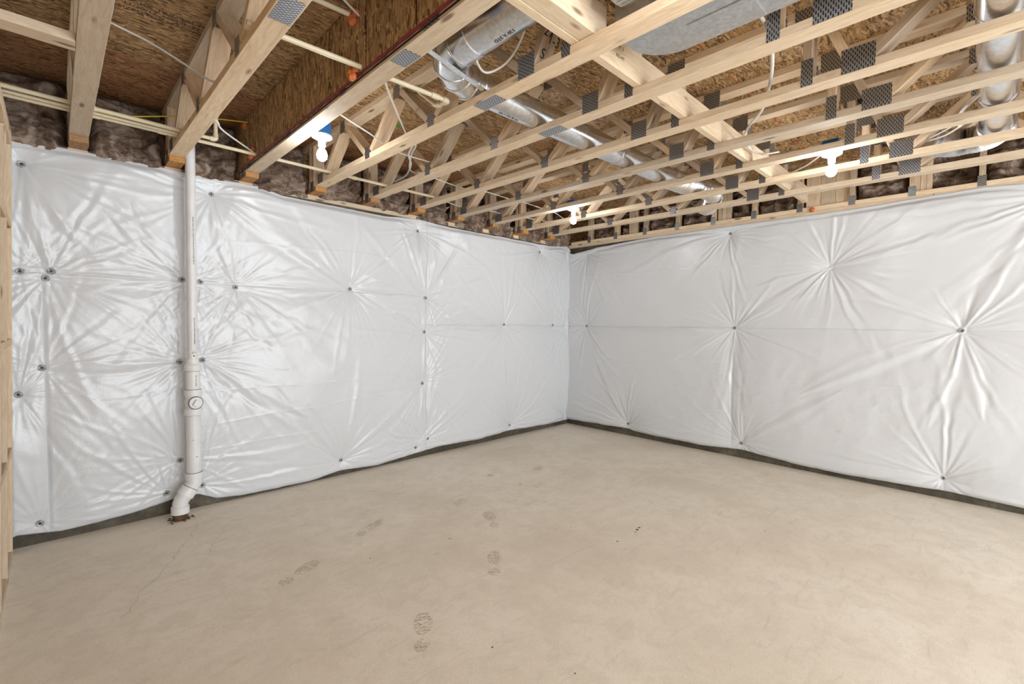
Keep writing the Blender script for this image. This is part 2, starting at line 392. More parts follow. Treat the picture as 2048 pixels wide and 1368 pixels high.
# ------------------------------------------------------------------ trusses
PLATEN = 'connector_plate'
BOT = [3.78, 3.0, 2.25, 1.5]; TOPJ = [3.38, 2.62, 1.875, 1.29]
def truss_parts(root, k=None, splice=True, end=3.985, lower=False, webs=True):
    X = WM[root.name].translation.x
    yb, yt = YB+.1, YW+.07
    g = random.random()
    bx('bottom_chord', X-.0445, X+.0445, yb, yt, ZC, ZT, M_W, root)
    bx('top_chord', X-.0445, X+.0445, yb, yt, ZS-.038, ZS, M_W, root)
    bx('bearing_block', X-.0445, X+.0445, 3.881, yt, ZB, ZC-.0006, M_WE, root)
    z0, z1 = ZT, ZS-.038
    def web(ya, za, yb_, zb):
        d = V((0, yb_-ya, zb-za)).normalized()
        # shorten so that the square ends stay inside the chords' planes
        cut = .019*abs(d.y)/max(abs(d.z), .2)*.9
        a = V((X, ya, za))+d*cut; b = V((X, yb_, zb))-d*cut
        board('web', a, b, (1, 0, 0), .0885, .038, M_WB, root)
    def vert(y): board('vertical', (X, y, z0), (X, y, z1), (1, 0, 0), .0885, .038, M_WB, root)
    def plate(y, top, l=.10, h=.075, rot=False):
        z = (z1+.03-h/2+.004) if top else (z0-.034+h/2)
        for s in (-1, 1):
            x = X+s*.0452
            if rot: a, b, side, ll, ww = (x, y, z-h/2), (x, y, z+h/2), (0, 1, 0), h, l
            else: a, b, side, ll, ww = (x, y-l/2, z), (x, y+l/2, z), (0, 0, 1), l, h
            board(PLATEN, a, b, side, ww, .0013, M_PLATE, root, 0)
    # room side of the duct chase
    seq = [(3.97, 1), (3.78, 0), (3.38, 1), (3.0, 0), (2.62, 1), (2.25, 0), (1.875, 1), (1.5, 0), (1.29, 1)]
    def inner(yy, lev, other):     # offset of neighbouring webs at one joint
        return yy + (.026 if other > yy else -.026)
    for (a, la), (b, lb) in zip(seq[1:], seq[2:]):
        web(inner(a, la, b), z1 if la else z0, inner(b, lb, a), z1 if lb else z0)
    vert(1.27); vert(.625); vert(4.0); vert(3.94)
    seq2 = [(.605, 1), (.43, 0), (.05, 1), (-.33, 0), (-.71, 1), (-1.09, 0), (-1.47, 1), (-1.85, 0), (-2.23, 1), (-2.61, 0), (-3.0, 1)]
    for (a, la), (b, lb) in zip(seq2, seq2[1:]):
        web(inner(a, la, b), z1 if la else z0, inner(b, lb, a), z1 if lb else z0)
    for y in (3.0, 2.25): plate(y, 0, .062, .076, True)
    plate(1.5, 0, .10, .10, True); plate(1.27, 0, .045, .10); plate(.625, 0, .05, .12); plate(.43, 0, .12, .105)
    for y in (3.38, 2.62, 1.875): plate(y, 1, .07, .08, True)
    plate(1.27, 1, .10, .10, True); plate(.625, 1, .11, .10); plate(.05, 1, .12, .08); plate(-.33, 0, .1, .1); plate(-.71, 1, .1, .08)
    plate(3.79, 0, .10, .075, True)
    for s in (-1, 1):
        board(PLATEN, (X+s*.0452, 3.955, ZB+.004), (X+s*.0452, 3.955, ZB+.085), (0, 1, 0), .06, .0013, M_PLATE, root, 0)
        board(PLATEN, (X+s*.0452, 4.04, ZB+.02), (X+s*.0452, 4.04, ZB+.1), (0, 1, 0), .03, .0013, M_PLATE, root, 0)
def splice(root, y=1.795, l=.165):
    X = WM[root.name].translation.x
    board(PLATEN, (X, y-l/2, ZC-.0008), (X, y+l/2, ZC-.0008), (1, 0, 0), .076, .0013, M_PLATE, root, 0)
TG = 'open web floor trusses'
ORD = {1: 'leftmost floor truss, plain pale bottom chord ending over the left blanket', 2: 'second floor truss from the left, white drain pipe passing its end',
       4: 'fourth floor truss from the left, next right of the wood panelled one',
       5: 'fifth floor truss from the left, round duct passing through its webs', 6: 'sixth floor truss from the left, two past the duct elbow',
       7: 'seventh floor truss from the left, just before the two far bulbs', 8: 'eighth floor truss from the left, holding the two far bulbs on its right side',
       9: 'ninth floor truss from the left, directly behind the two far bulbs', 10: 'tenth floor truss from the left, last one before the right wall'}
def tloc(k): return (XT(k), 4.0, ZB)
ROOT = {}
t = empty('floor_truss', tloc(4), ORD[4], 'floor truss', TG); truss_parts(t); ROOT[4] = t
for k in (1, 2, 5, 6, 7, 8, 9, 10): ROOT[k] = dup(t, tloc(k), ORD[k])
for k in (2, 4, 5): splice(ROOT[k])
t3 = empty('floor_truss', tloc(3), 'floor truss with its left side closed by tall brown wood-strand panels', 'floor truss', TG)
truss_parts(t3); splice(t3, 1.755, .12); ROOT[3] = t3
XP = XT(3)-.0445
js = [YW+.07, 3.76, 3.22, 3.013, 2.812, 2.376, 1.995, 1.586, .80, .0, -1.2, YB+.1]
for y in js[1:-1]: bx('joint_shade_strip', XP-.0012, XP-.0002, y-.012, y+.012, ZT, ZS-.039, M_BLACK, t3, 0)  # black backing strips stand in for the shade inside the panel gaps
for a, b in zip(js, js[1:]):
    board('draft_stop_panel', (XP-.0068, (a+b)/2, ZT-.004), (XP-.0068, (a+b)/2, ZS-.002), (0, 1, 0), abs(a-b)-(.014 if a < 2.6 else .007), .011, M_OSBV, t3, .0008)
pts = [(XP-.006+random.uniform(-.002, .002), y, ZC+.031+random.uniform(-.003, .003)) for y in np.arange(YB+.2, 4.0, .035)]
tube('sealant_bead', pts, .0075, M_SEAL, t3, 6, rfun=lambda i, n: .006+.004*abs(math.sin(i*1.7))*random.random())
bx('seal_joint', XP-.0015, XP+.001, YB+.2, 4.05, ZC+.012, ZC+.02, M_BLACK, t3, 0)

# handwriting on the webs and stamps on lumber
def web_text(s, size, k, ya, za, yb_, zb, f, off, side=0.0):
    X = XT(k); d = V((0, yb_-ya, zb-za)).normalized(); n = V((1, 0, 0)).cross(d)
    if n.z > 0: n = -n
    p = V((X+side, ya, za)) + V((0, yb_-ya, zb-za))*f + n*off
    text('handwriting', s, size, basis(n.cross(d) if n.cross(d).cross(d).dot(n) > 0 else d.cross(n), d, p), M_BLACK, ROOT[k])
for s, f, sd in (('S', .20, -.016), ('27', .46, -.020), ('1-3', .40, .024)):
    web_text(s, .058, 4, 1.474, ZT, 1.316, ZS-.038, f, .0196, sd)

# end truss standing on the right wall
te = empty('wall_truss', (XW-.01, 2.0, ZB), 'end truss with upright studs standing on top of the right wall', 'end truss')
XE = 5.07+.0445
bx('bottom_chord', 5.07, 5.159, YB+.1, 4.02, ZB+.0005, ZB+.038, M_W, te)
bx('top_chord', 5.07, 5.159, YB+.1, 4.02, ZS-.038, ZS, M_W, te)
for i in range(-6, 10):
    y = .059+.4065*i
    board('vertical', (XE, y, ZB+.038), (XE, y, ZS-.038), (1, 0, 0), .0885, .038, M_WB, te)
    board(PLATEN, (5.0692, y, ZB+.002), (5.0692, y, ZB+.084), (0, 1, 0), .05, .0013, M_PLATE, te, 0)
    board(PLATEN, (5.0692, y, ZS-.084), (5.0692, y, ZS-.004), (0, 1, 0), .05, .0013, M_PLATE, te, 0)
for i, (ya, yb_) in enumerate(((.885, 1.235), (.345, .455), (1.92, 2.055), (3.02, 3.14))):
    lab = ('wide row of squash blocks beneath the far right bulb', 'narrow stack of squash blocks at the right end of the wall top',
           'squash blocks left of the flexible duct end', 'squash blocks nearest the room corner')[i]
    e = empty('squash_block', (XW+.06, (ya+yb_)/2, ZB), lab, 'blocking', 'squash blocks on the right wall plate')
    n = max(2, round((yb_-ya)/.04)); dy = (yb_-ya)/n
    if i == 0: n = 3; dy = (yb_-ya)/3
    for j in range(n):
        bx('block', 5.104, 5.142, ya+j*dy+.001, ya+(j+1)*dy-.001, ZB+.001, ZS-.002, M_W, e)

# strongback through the trusses, nailed to the chase uprights
sb = empty('strongback', (3.0, 1.225, ZT), 'long pale board on edge running across the trusses in front of the upright webs', 'board')
bx('plank', 1.0, 3.02, 1.2055, 1.2435, ZT+.001, ZT+.141, M_W, sb); bx('plank', 3.024, 5.04, 1.2055, 1.2435, ZT+.001, ZT+.141, M_W, sb)
sc = bx('plank_sister', 1.13, 1.636, 1.128, 1.2045, ZT+.002, ZT+.139, M_W, sb)
for s, z in (('SPF  2', .105), ('KD-HT', .06)):
    text('lumber_stamp', s, .022, basis((1, 0, 0), (0, 0, 1), (1.86, 1.2051, ZT+z)), M_INK, sb)
bl = bx('blocking', -.31, XT(1)-.0455, 2.60, 2.689, ZC, ZC+.038, M_W)
tag(bl, 'short flat board nailed across left of the leftmost floor truss', 'board')

# ------------------------------------------------------------------ left stud wall (slightly out of plumb, as photographed)
wl = empty('wall_left', (-.2, 2, 0), kind='structure')
def xl(z): return -.203+.052*z/2.5
YL0 = YB
for z0, z1 in ((0, .038), (ZB-.076, ZB-.038), (ZB-.038, ZB)):
    zc = (z0+z1)/2; bx('wall_plate', xl(zc)-.089, xl(zc), YL0, 3.985, z0, z1-.0005, M_W, wl)
sy = [3.955, 3.56] + [3.56-.4064*i for i in range(1, 17)]
for y in sy:
    board('stud', (xl(.04)-.0445, y, .0385), (xl(ZB-.08)-.0445, y, ZB-.077), (1, 0, 0), .088, .038, M_W, wl)
for i, z in enumerate((.63, 1.26, 1.93)):
    for a, b in zip(sy[:6], sy[1:7]): bx('fire_block', xl(z)-.088, xl(z)-.001, b+.0195, a-.0195, z-.019, z+.019, M_WB, wl)
board('sheathing', (xl(1.2)-.1, (YL0+3.985)/2, .0), (xl(1.2)-.1+.052, (YL0+3.985)/2, ZB), (0, 1, 0), 3.98-YL0, .011, M_OSBV, wl, 0)

# ------------------------------------------------------------------ insulation blankets

PA = [(-.118, 2.314), (-.005, 1.69), (-.139, 1.679), (-.032, 1.645), (-.162, .939), (-.059, 1.095), (-.089, .131), (.661, 1.686), (.773, 1.68), (1.0, 1.653),
      (.852, 2.329), (.637, 1.096), (.777, 1.103), (.631, .38), (.546, .16), (.763, .165), (1.918, 1.691), (2.638, 2.315), (2.734, 1.646), (2.723, 1.297),
      (2.699, .767), (1.829, .141), (2.621, .11), (2.768, .179), (3.852, 1.379), (4.481, 2.313), (4.755, 1.377), (5.041, 1.364), (5.045, 2.325), (5.045, .106), (3.967, .143)]
PBk = [(3.773, 2.334), (3.764, 1.367), (1.922, 2.356), (1.851, 1.364), (3.104, .149), (1.754, .161), (.131, 1.366), (1.02, 1.929), (.2, .17), (-.35, 2.34), (-1.5, 1.366), (-1.5, .16), (-1.5, 2.35)]
def pinpars(P, big):
    out = []
    for i, (s, z) in enumerate(P):
        r = np.random.default_rng(100+i+big); n = int(r.integers(30, 44)); base = r.uniform(0, 6.28)
        th = base + (np.arange(n)+r.uniform(-.38, .38, n))*2*np.pi/n
        ln = np.where(r.random(n) < .4, r.uniform(.42, .95, n), r.uniform(.14, .40, n))
        # aim a few long folds at the neighbouring pins
        ds = sorted((math.hypot(q[0]-s, q[1]-z), q) for q in P if q != (s, z))[:4]
        for k, (d, q) in enumerate(ds):
            if .3 < d < 1.6: th = np.append(th, math.atan2(q[1]-z, q[0]-s)+r.uniform(-.06, .06)); ln = np.append(ln, d*.62)
        m = len(th); amp = r.uniform(.35, 1.0, m)*np.where(r.random(m) < .72, 1, -.8)*.0060; bend = r.uniform(-.5, .5, m)
        out.append((s, z, th, ln, amp, bend, r.uniform(.8, 1.15)*(1.5 if big or s > 2.5 else (.72 if s < .5 else .9))))
    return out
LA = [((.852, 2.329), (1.918, 1.691), .010), ((.95, 2.36), (1.918, 1.70), .006), ((2.734, 1.646), (3.852, 1.379), .008), ((-.118, 2.314), (-.005, 1.69), .010), ((-.118, 2.314), (.1, 1.9), .008),
      ((.30, 2.05), (.661, 1.686), .009), ((.40, 2.15), (.661, 1.69), .007), ((-.005, 1.67), (.661, 1.68), .008), ((.773, 1.68), (1.0, 1.653), .008), ((1.0, 1.66), (1.918, 1.691), .007), ((.85, 2.2), (1.0, 1.66), .008),
      ((1.918, 1.691), (2.734, 1.646), .005), ((2.638, 2.315), (2.734, 1.65), .009), ((.777, 1.1), (1.5, .6), .007), ((1.3, .85), (1.829, .141), .006), ((1.829, .141), (2.699, .767), .008), ((-.059, 1.095), (.637, 1.096), .007),
      ((2.7, .767), (2.72, 1.297), .006), ((1.0, 1.65), (1.25, 1.2), .006), ((.777, 1.1), (1.15, .75), .006), ((1.83, .14), (2.0, .9), .005)]
LB = [((1.922, 2.356), (.131, 1.366), .003), ((1.851, 1.364), (1.02, 1.929), .008), ((1.02, 1.929), (-.3, 2.25), .006), ((.131, 1.366), (-.3, 2.3), .012), ((.131, 1.366), (1.2, .75), .010), ((.131, 1.366), (.0, .7), .009),
      ((.131, 1.366), (.3, .6), .007), ((1.851, 1.364), (2.6, .95), .006), ((1.754, .161), (.9, .8), .006), ((3.104, .149), (3.6, 1.0), .006), ((3.77, 2.33), (3.2, 1.6), .005), ((1.851, 1.364), (1.86, .3), .005), ((.131, 1.37), (1.8, 1.37), .005), ((1.75, .16), (-.4, .08), .006), ((1.9, .9), (1.754, .161), .006)]
def seg_d(S_, Z_, a, b):
    ax, az = a; bx_, bz = b; dx, dz = bx_-ax, bz-az; l2 = dx*dx+dz*dz
    t_ = np.clip(((S_-ax)*dx+(Z_-az)*dz)/l2, 0, 1); px, pz = S_-(ax+t_*dx), Z_-(az+t_*dz)
    return np.sqrt(px*px+pz*pz), t_, (px*dz-pz*dx)/math.sqrt(l2)
def field(S_, Z_, pins, lines, hseams, vseams, seed):
    bul = np.full_like(S_, .074)*(.7+.6*fbm(S_*1.3, Z_*1.3, seed+3, 3))
    fold = np.zeros_like(S_)
    for (s, z, th, ln, am, bend, A) in pins:
        dx, dz = S_-s, Z_-z; r = np.sqrt(dx*dx+dz*dz)
        bul = bul*(1-.99*np.exp(-(np.maximum(r-.019, 0)/.19)**.9)); flat = np.clip((r-.012)/.03, 0, 1)
        mk = r < 1.3
        if not mk.any(): continue
        rm = r[mk]; t0 = np.arctan2(dz[mk], dx[mk]) + .10*(fbm(S_[mk]*7, Z_[mk]*7, seed+9, 2)-.4)*np.minimum(rm*4, 1); f = np.zeros_like(rm)
        for a, l_, h, b_ in zip(th, ln, am, bend):
            q = np.mod(t0-a-b_*rm*.5+np.pi, 2*np.pi)-np.pi
            off = rm*q/(.0048+.027*rm)
            f += h*(np.exp(-off*off)-.35*np.exp(-(off-1.9)**2))*np.exp(-(rm/l_)**2.2)
        fold[mk] += A*f*(rm/.05)/(1+rm/.05)*flat[mk]
    rid = np.zeros_like(S_)
    for a, b, h in lines:
        d, t_, sd = seg_d(S_, Z_, a, b); wd = .012+.03*np.sin(np.pi*np.clip(t_, 0, 1))
        wob = .012*(fbm(S_*6, Z_*6, seed+21, 2)-.45); q = (sd+wob)/wd
        env = np.clip(1-(d-np.abs(sd))/.03, 0, 1)
        rid += h*1.1*(np.exp(-q*q)-.55*np.exp(-((q-1.7)/1.0)**2)+.35*np.exp(-((q+2.6)/1.1)**2))*env*(.35+.65*np.sin(np.pi*np.clip(t_, .03, .97))**.5)
    for (z, s0, s1) in hseams:
        m_ = 1/(1+np.exp(-(S_-s0)/.02))/(1+np.exp((S_-s1)/.02)); zz = z+.008*np.sin(S_*4)
        bul = bul*(1-.55*m_*np.exp(-np.abs(Z_-zz)/.06)); rid += m_*.004*np.exp(-((Z_-zz-.014)/.012)**2)
    for (s, z0, z1) in vseams:
        m_ = 1/(1+np.exp(-(Z_-z0)/.02))/(1+np.exp((Z_-z1)/.02))
        bul = bul*(1-.7*m_*np.exp(-np.abs(S_-s)/.06)); rid += m_*.004*np.exp(-((S_-s-.012)/.012)**2)
    wet = np.clip(1.5*vnoise(S_*1.1+4, Z_*1.3, seed+31)-.45+.35*(Z_ < 1.0), 0, 1)
    wr_ = (fbm(S_*4, Z_*4, seed, 3)-.44)*.010 + wet*(np.abs(fbm(S_*5+3+Z_*2, Z_*4.4-S_, seed+40, 3)-.44))*(-.018)
    for cz, cs0, cs1, tl in ((.62, .8, 2.6, .12), (.93, 2.8, 4.9, .06), (.88, .2, 3.9, -.02), (.42, .3, 2.2, .05), (2.0, .9, 3.8, .02)):
        rid += .0022*np.exp(-((Z_-cz-tl*(S_-cs0)*.5-.006*np.sin(S_*9+seed))/.007)**2)/(1+np.exp(-(S_-cs0)/.05))/(1+np.exp((S_-cs1)/.05))
    return .012 + bul + fold + rid*.8 + wr_*np.clip(bul/.04, .12, 1)
def edge_fn(xs, zs): return lambda s: np.interp(s, xs, zs)
A_TOP = edge_fn([-.2, -.14, .23, .69, .95, 1.16, 1.34, 2.26, 2.45, 2.65, 3.03, 4.65, 4.95, 5.02, 5.1], [2.43, 2.452, 2.455, 2.450, 2.446, 2.452, 2.415, 2.40, 2.42, 2.43, 2.41, 2.411, 2.44, 2.45, 2.40])
A_BOT = edge_fn([-.25, -.19, .0, .186, .4, .56, .64, .743, .85, 1.04, 1.54, 1.83, 2.2, 2.4, 2.66, 2.75, 2.9, 3.5, 3.95, 4.6, 5.07], [.06, .083, .055, .061, .08, .10, .12, .10, .045, .022, .018, .045, .021, .035, .055, .065, .074, .06, .08, .06, .057])
B_TOP = edge_fn([-3, -.3, -.157, .04, .385, .886, 1.72, 2.84, 3.6, 3.8, 4.0, 4.1], [2.43, 2.40, 2.442, 2.458, 2.447, 2.428, 2.430, 2.425, 2.39, 2.36, 2.345, 2.39])
B_BOT = edge_fn([-3, -.24, .157, .813, 1.2, 1.659, 1.754, 2.2, 3.02, 3.1, 3.96, 4.1], [.06, .054, .071, .046, .05, .086, .09, .06, .074, .09, .067, .06])
PPA, PPB = pinpars(PA, 0), pinpars(PBk, 500)
HA = [(1.69, -.3, .70), (1.685, .70, 2.73), (1.372, 2.73, 5.2)]; VA = [(.70, -.1, 2.6), (2.74, -.1, 2.0), (-.045, .05, 1.69)]
HB = [(1.366, -4, 4.2)]; VB = [(1.86, .1, 1.4)]
def fA(s, z): return field(s, z, PPA, LA, HA, VA, 3)
def fB(s, z): return field(s, z, PPB, LB, HB, VB, 60)
def blanket(wall, s0, s1, top, bot, pins, label, cat='insulation', step=.0080, raise_=0.0, corner=False, seam='', grp='white insulation blankets'):
    F_ = fA if wall == 'A' else fB
    nu = int((s1-s0)/step)+2; nv = int((top(np.array([(s0+s1)/2]))[0]-bot(np.array([(s0+s1)/2]))[0])/step)+2
    s = np.linspace(s0, s1, nu); t_ = np.linspace(0, 1, nv)
    zt, zb = top(s), bot(s)
    zt = zt + .004*(fbm(s*9, s*0+1, 5, 3)-.45)*2; zb = zb+.006*(fbm(s*7, s*0+4, 8, 3)-.45)*2
    SS, TT = np.meshgrid(s, t_, indexing='ij'); ZZ = zb[:, None]+(zt-zb)[:, None]*TT
    D = F_(SS, ZZ)+raise_
    et = np.clip((zt[:, None]-ZZ)/(.010 if 't' in seam else .05), 0, 1); eb = np.clip((ZZ-zb[:, None])/(.008 if 'b' in seam else .035), 0, 1)
    if 't' in seam: et = .80+.20*et
    if 'b' in seam: eb = .86+.14*eb
    es = np.clip(np.minimum(SS-s0 + (.016 if 'l' in seam else 0), (s1+.04 if corner else s1)-SS + (.016 if 'r' in seam else 0))/.02, 0, 1)
    if corner: D = np.maximum(D, .034*np.clip((SS-s1+.10)/.06, 0, 1))
    ed = (et**.6)*(.45+.55*eb**.6)*(.55+.45*es**.6)
    D = .006 + (D-.006)*ed
    D = np.maximum(D, .006)
    tz = np.clip(1-(zt[:, None]-ZZ)/.05, 0, 1) if 't' not in seam else 0*ZZ
    D = np.maximum(D, np.where(tz > 0, (.037 if wall == 'A' else .061)*np.minimum(1, tz*3), 0))
    # close the sheet back to the wall
    D = np.pad(D, 1, mode='constant', constant_values=.001); SS = np.pad(SS, 1, mode='edge'); ZZ = np.pad(ZZ, 1, mode='edge')
    c_s = (s0+s1)/2; c_z = float(bot(np.array([c_s]))[0])
    if wall == 'A': P = np.stack([SS-c_s, -D, ZZ-c_z], -1); o = V((c_s, YW, c_z))
    else: P = np.stack([-D, SS-c_s, ZZ-c_z], -1); o = V((XW, c_s, c_z))
    P, F = gridmesh(P)
    if wall == 'B': F = F[:, ::-1]
    root = empty('insulation_blanket', o, label, cat, grp)
    link('facing', npmesh('facing', P, F, M_POLY), root, loc=o)
    for (ps, pz) in pins:
        if abs(ps-1.02) < .01 and wall == 'B': continue
        d = float(F_(np.array([[ps]]), np.array([[pz]]))[0, 0])+.003+raise_
        if wall == 'A': loc, ax = (ps, YW-d, pz), (0, -1, 0)
        else: loc, ax = (XW-d, ps, pz), (-1, 0, 0)
        R_ = .021 if ps < .8 and wall == 'A' else .018
        pn = lathe('pin_washer', [(0, -.012), (R_, -.004), (R_, 0), (R_*.82, .0015), (R_*.6, .0), (R_*.5, .0018), (R_*.3, .0004), (0, .0004)], loc, M_PIN, root, 20, ax)
        lathe('pin_head', [(0, 0), (R_*.36, .0003), (R_*.36, .0035), (R_*.2, .0045), (0, .0045)], V(loc), M_PIND, pn, 10, ax)
    return root
const = lambda v: (lambda s: np.full_like(np.asarray(s, float), v))
G = (.0007)
def isin(P, s0, s1, z0, z1): return [p for p in P if s0 <= p[0] < s1 and z0 <= p[1] < z1]
blanket('A', -.205, .698, A_TOP, const(1.674), isin(PA, -.3, .698, 1.675, 3), 'upper white insulation blanket at far left, above the seam and left of the drain pipe', seam='b', raise_=.003)
blanket('A', -.048, .698, const(1.678), A_BOT, isin(PA, -.07, .698, 0, 1.66), 'lower white insulation blanket between the narrow left strip and the drain pipe', seam='t')
blanket('A', -.215, -.046, const(1.678), A_BOT, isin(PA, -.3, -.07, 0, 1.66), 'narrow white insulation strip at the far left edge beside the studs', raise_=.004, seam='tr')
blanket('A', .702, 2.741, A_TOP, const(1.662), [p for p in isin(PA, .702, 2.73, 1.675, 3)], 'upper white insulation blanket on the left wall just right of the drain pipe', seam='br', raise_=.003)
blanket('A', .702, 2.741, const(1.667), A_BOT, isin(PA, .702, 2.74, 0, 1.66), 'large lower white insulation blanket just right of the drain pipe', seam='tr')
blanket('A', 2.739, 5.088, A_TOP, const(1.366), isin(PA, 2.74, 5.1, 1.37, 3), 'upper white insulation blanket on the left wall beside the room corner', corner=True, seam='bl', raise_=.002)
blanket('A', 2.739, 5.088, const(1.370), A_BOT, isin(PA, 2.74, 5.1, 0, 1.37), 'lower white insulation blanket on the left wall beside the room corner', corner=True, seam='tl')
blanket('B', -.6, 4.044, B_TOP, const(1.362), isin(PBk, -.6, 4.03, 1.3638, 3), 'upper white insulation blanket on the right wall', corner=True, seam='bl', raise_=.003)
blanket('B', -.6, 4.044, const(1.367), B_BOT, isin(PBk, -.6, 4.03, 0, 1.3638), 'lower white insulation blanket on the right wall', corner=True, seam='tl')
blanket('B', -3.4, -.598, B_TOP, B_BOT, [(-1.5, 1.366)], 'white insulation blanket on the right wall outside the photo', step=.03)

# ------------------------------------------------------------------ brown fibreglass batts in the rim bays
def batt(axis, s0, s1, z0, z1, front, depth, seed, label, grp):
    st = .011; nu = max(8, int((s1-s0)/st)); nv = max(6, int((z1-z0)/st))
    s, z = np.meshgrid(np.linspace(s0, s1, nu), np.linspace(z0, z1, nv), indexing='ij')
    u = (s-s0)/(s1-s0); v = (z-z0)/(z1-z0)
    e = (np.clip(np.minimum(u, 1-u)/.12, 0, 1)*np.clip(np.minimum(v*.9+.05, 1-v)/.18, 0, 1))**.5
    n = fbm(s*5, z*8, seed, 5)-.45; rdg = np.abs(fbm(s*7+5, z*16, seed+7, 5)-.47)
    D = depth*(.35+.65*e) + .20*n*e - .30*rdg*e + .05*(1-v)*e
    bot = .05*(fbm(s*16, s*0+2, seed+9, 3)-.50)*np.clip(1-v/.12, 0, 1)
    D = np.clip(D, .01, None)
    zz = z+bot
    D = np.pad(D, 1, constant_values=0.0); s = np.pad(s, 1, mode='edge'); zz = np.pad(zz, 1, mode='edge')
    low = zz < ZB+.003
    D = np.where(low, np.maximum(D, .204 if axis == 'A' else 0), D)
    cs = (s0+s1)/2
    if axis == 'A': P = np.stack([s-cs, -D, zz-z0], -1); o = V((cs, front, z0))
    else: P = np.stack([-D, s-cs, zz-z0], -1); o = V((front, cs, z0))
    P, F = gridmesh(P)
    if axis == 'B': F = F[:, ::-1]
    ob = link('insulation_batt', npmesh('insulation_batt', P, F, M_FIB), loc=o)
    tag(ob, label, 'insulation', grp)
NM = ['far left of the leftmost floor truss', 'between the first and second floor trusses', 'behind the drain pipe, left of the panelled truss', 'behind the nearest bulb, right of the panelled truss',
      'between the fourth and fifth floor trusses', 'between the fifth and sixth floor trusses', 'between the sixth and seventh floor trusses', 'between the seventh and eighth floor trusses',
      'between the eighth and ninth floor trusses', 'between the ninth and tenth floor trusses', 'between the tenth floor truss and the room corner']
for k in range(0, 11):
    a = XT(k)+.048 if k else -.35; b = XT(k+1)-.048 if k < 10 else 5.06
    batt('A', a, b, ZB-(.004 if k in (4, 5) else .040), ZS-.004, YW+.168, .235, 20+k, 'brown fiberglass batt ' + NM[k], 'brown batts along the left wall top')
ys = [.059+.4065*i for i in range(-3, 10)]
NB = ['off the right edge of the photo'] + ['near the right edge of the photo, nearest the camera']
for i, (a, b) in enumerate(zip(ys, ys[1:])):
    nm = ['outside the frame at the right, second away', 'outside the frame at the right', 'at the right edge under the flexible duct elbow', 'first left of the rightmost nail plate', 'right of the far right bulb', 'left of the far right bulb', 'left of the wide squash blocks', 'under the foil duct end', 'just left of the foil duct end', 'midway between the foil duct and the corner', 'second from the room corner', 'nearest the room corner'][i]
    batt('B', a+.022, b-.022, ZB+.045, ZS-.04, XW+.155, .10 if i in (3, 5, 7, 10) else .15, 50+i, 'brown batt on the right wall top ' + nm, 'brown batts along the right wall top')

# ------------------------------------------------------------------ bulbs in porcelain holders
def lamp(x, y, lab, k):
    z = 2.525
    root = empty('ceiling_lamp', (x, y, z), lab, 'lamp', 'bare bulbs on blue boxes')
    xt = XT(k)+.0445
    bx('junction_box', xt+.001, xt+.10, y-.047, y+.047, z-.002, z+.07, M_BLUE, root, .004)
    hd = lathe('lampholder', [(0, 0), (.0585, 0), (.0605, -.006), (.058, -.013), (.040, -.022), (.026, -.030), (.0225, -.042), (.0225, -.062), (.019, -.066), (0, -.066)], (x, y, z-.002), M_PORC, root)
    lathe('bulb', [(0, -.066), (.0135, -.066), (.0145, -.078), (.024, -.092), (.0298, -.110), (.0305, -.124), (.027, -.138), (.018, -.148), (.007, -.1525), (0, -.153)], (x, y, z-.002), M_BULB, root)
    for s in (-1, 1): lathe('mounting_screw', [(0, 0), (.0035, 0), (.003, -.002), (0, -.002)], (x+s*.035, y-.01, z-.024), M_DUCT, hd, 8)
lamp(XT(3)+.105, 2.87, 'lit bare bulb in white holder at left, on the side of the panelled truss', 3)
lamp(XT(8)+.105, 2.87, 'lit bare bulb farthest away, above the room corner', 8)
lamp(XT(8)+.105, .745, 'lit bare bulb in white holder above the right wall', 8)
lamp(XT(3)+.105, .60, 'lit bare bulb above the camera, outside the photo', 3)
lamp(XT(8)+.105, -1.6, 'added unseen lit bulb behind the camera on the right, outside the photo', 8)  # this bulb and the next are added out of view for more light
lamp(XT(3)+.105, -1.6, 'added unseen lit bulb behind the camera on the left, outside the photo', 3)

# ------------------------------------------------------------------ ducts
YD, ZD, RD = 1.905, 2.6225, .079
XD, ZDY = 1.338, 2.655
def ring(parent, c, ax, r, w_=.012, nm='crimp_ring'):
    lathe(nm, [(r*.9, -w_), (r+.0015, -w_), (r+.004, -w_*.3), (r+.004, w_*.3), (r+.0015, w_), (r*.9, w_)], c, M_DUCT, parent, 32, ax)
d1 = empty('round_duct', (2.6, YD, ZD), 'straight round galvanized duct passing through the middle truss webs', 'duct')
tube('duct_pipe', [(1.56, YD, ZD), (3.72, YD, ZD)], RD, M_DUCT, d1, 48)
for x in (1.60, 2.9, 3.70): ring(d1, (x, YD, ZD), (1, 0, 0), RD)
R0 = .20
gp = []
for i in range(5):
    a = math.pi/2*i/4; gp.append((XD+R0-R0*math.cos(a), YD-R0+R0*math.sin(a), ZDY+(ZD-ZDY)*i/4))
d2 = empty('duct_elbow', (XD, YD, ZD), 'segmented galvanized duct elbow right of the panelled truss', 'duct')
prev = None
path = [(XD, YD-R0-.10, ZDY)] + gp + [(1.60, YD, ZD)]
for i in range(len(path)-1):
    a, b = V(path[i]), V(path[i+1]); d = (b-a).normalized()
    rA = .094 - .002*i if i < 6 else .081
    g_ = tube('gore', [a-d*.012, b+d*.012], rA, M_DUCT, d2, 40)
    ring(d2, b, d, rA, .006, 'gore_seam')
d3 = empty('round_duct', (XD, .9, ZDY), 'short round galvanized duct between the long board and the duct elbow', 'duct')
tube('duct_pipe', [(XD, 1.25, ZDY), (XD, YD-R0-.08, ZDY)], .090, M_DUCT, d3, 48)
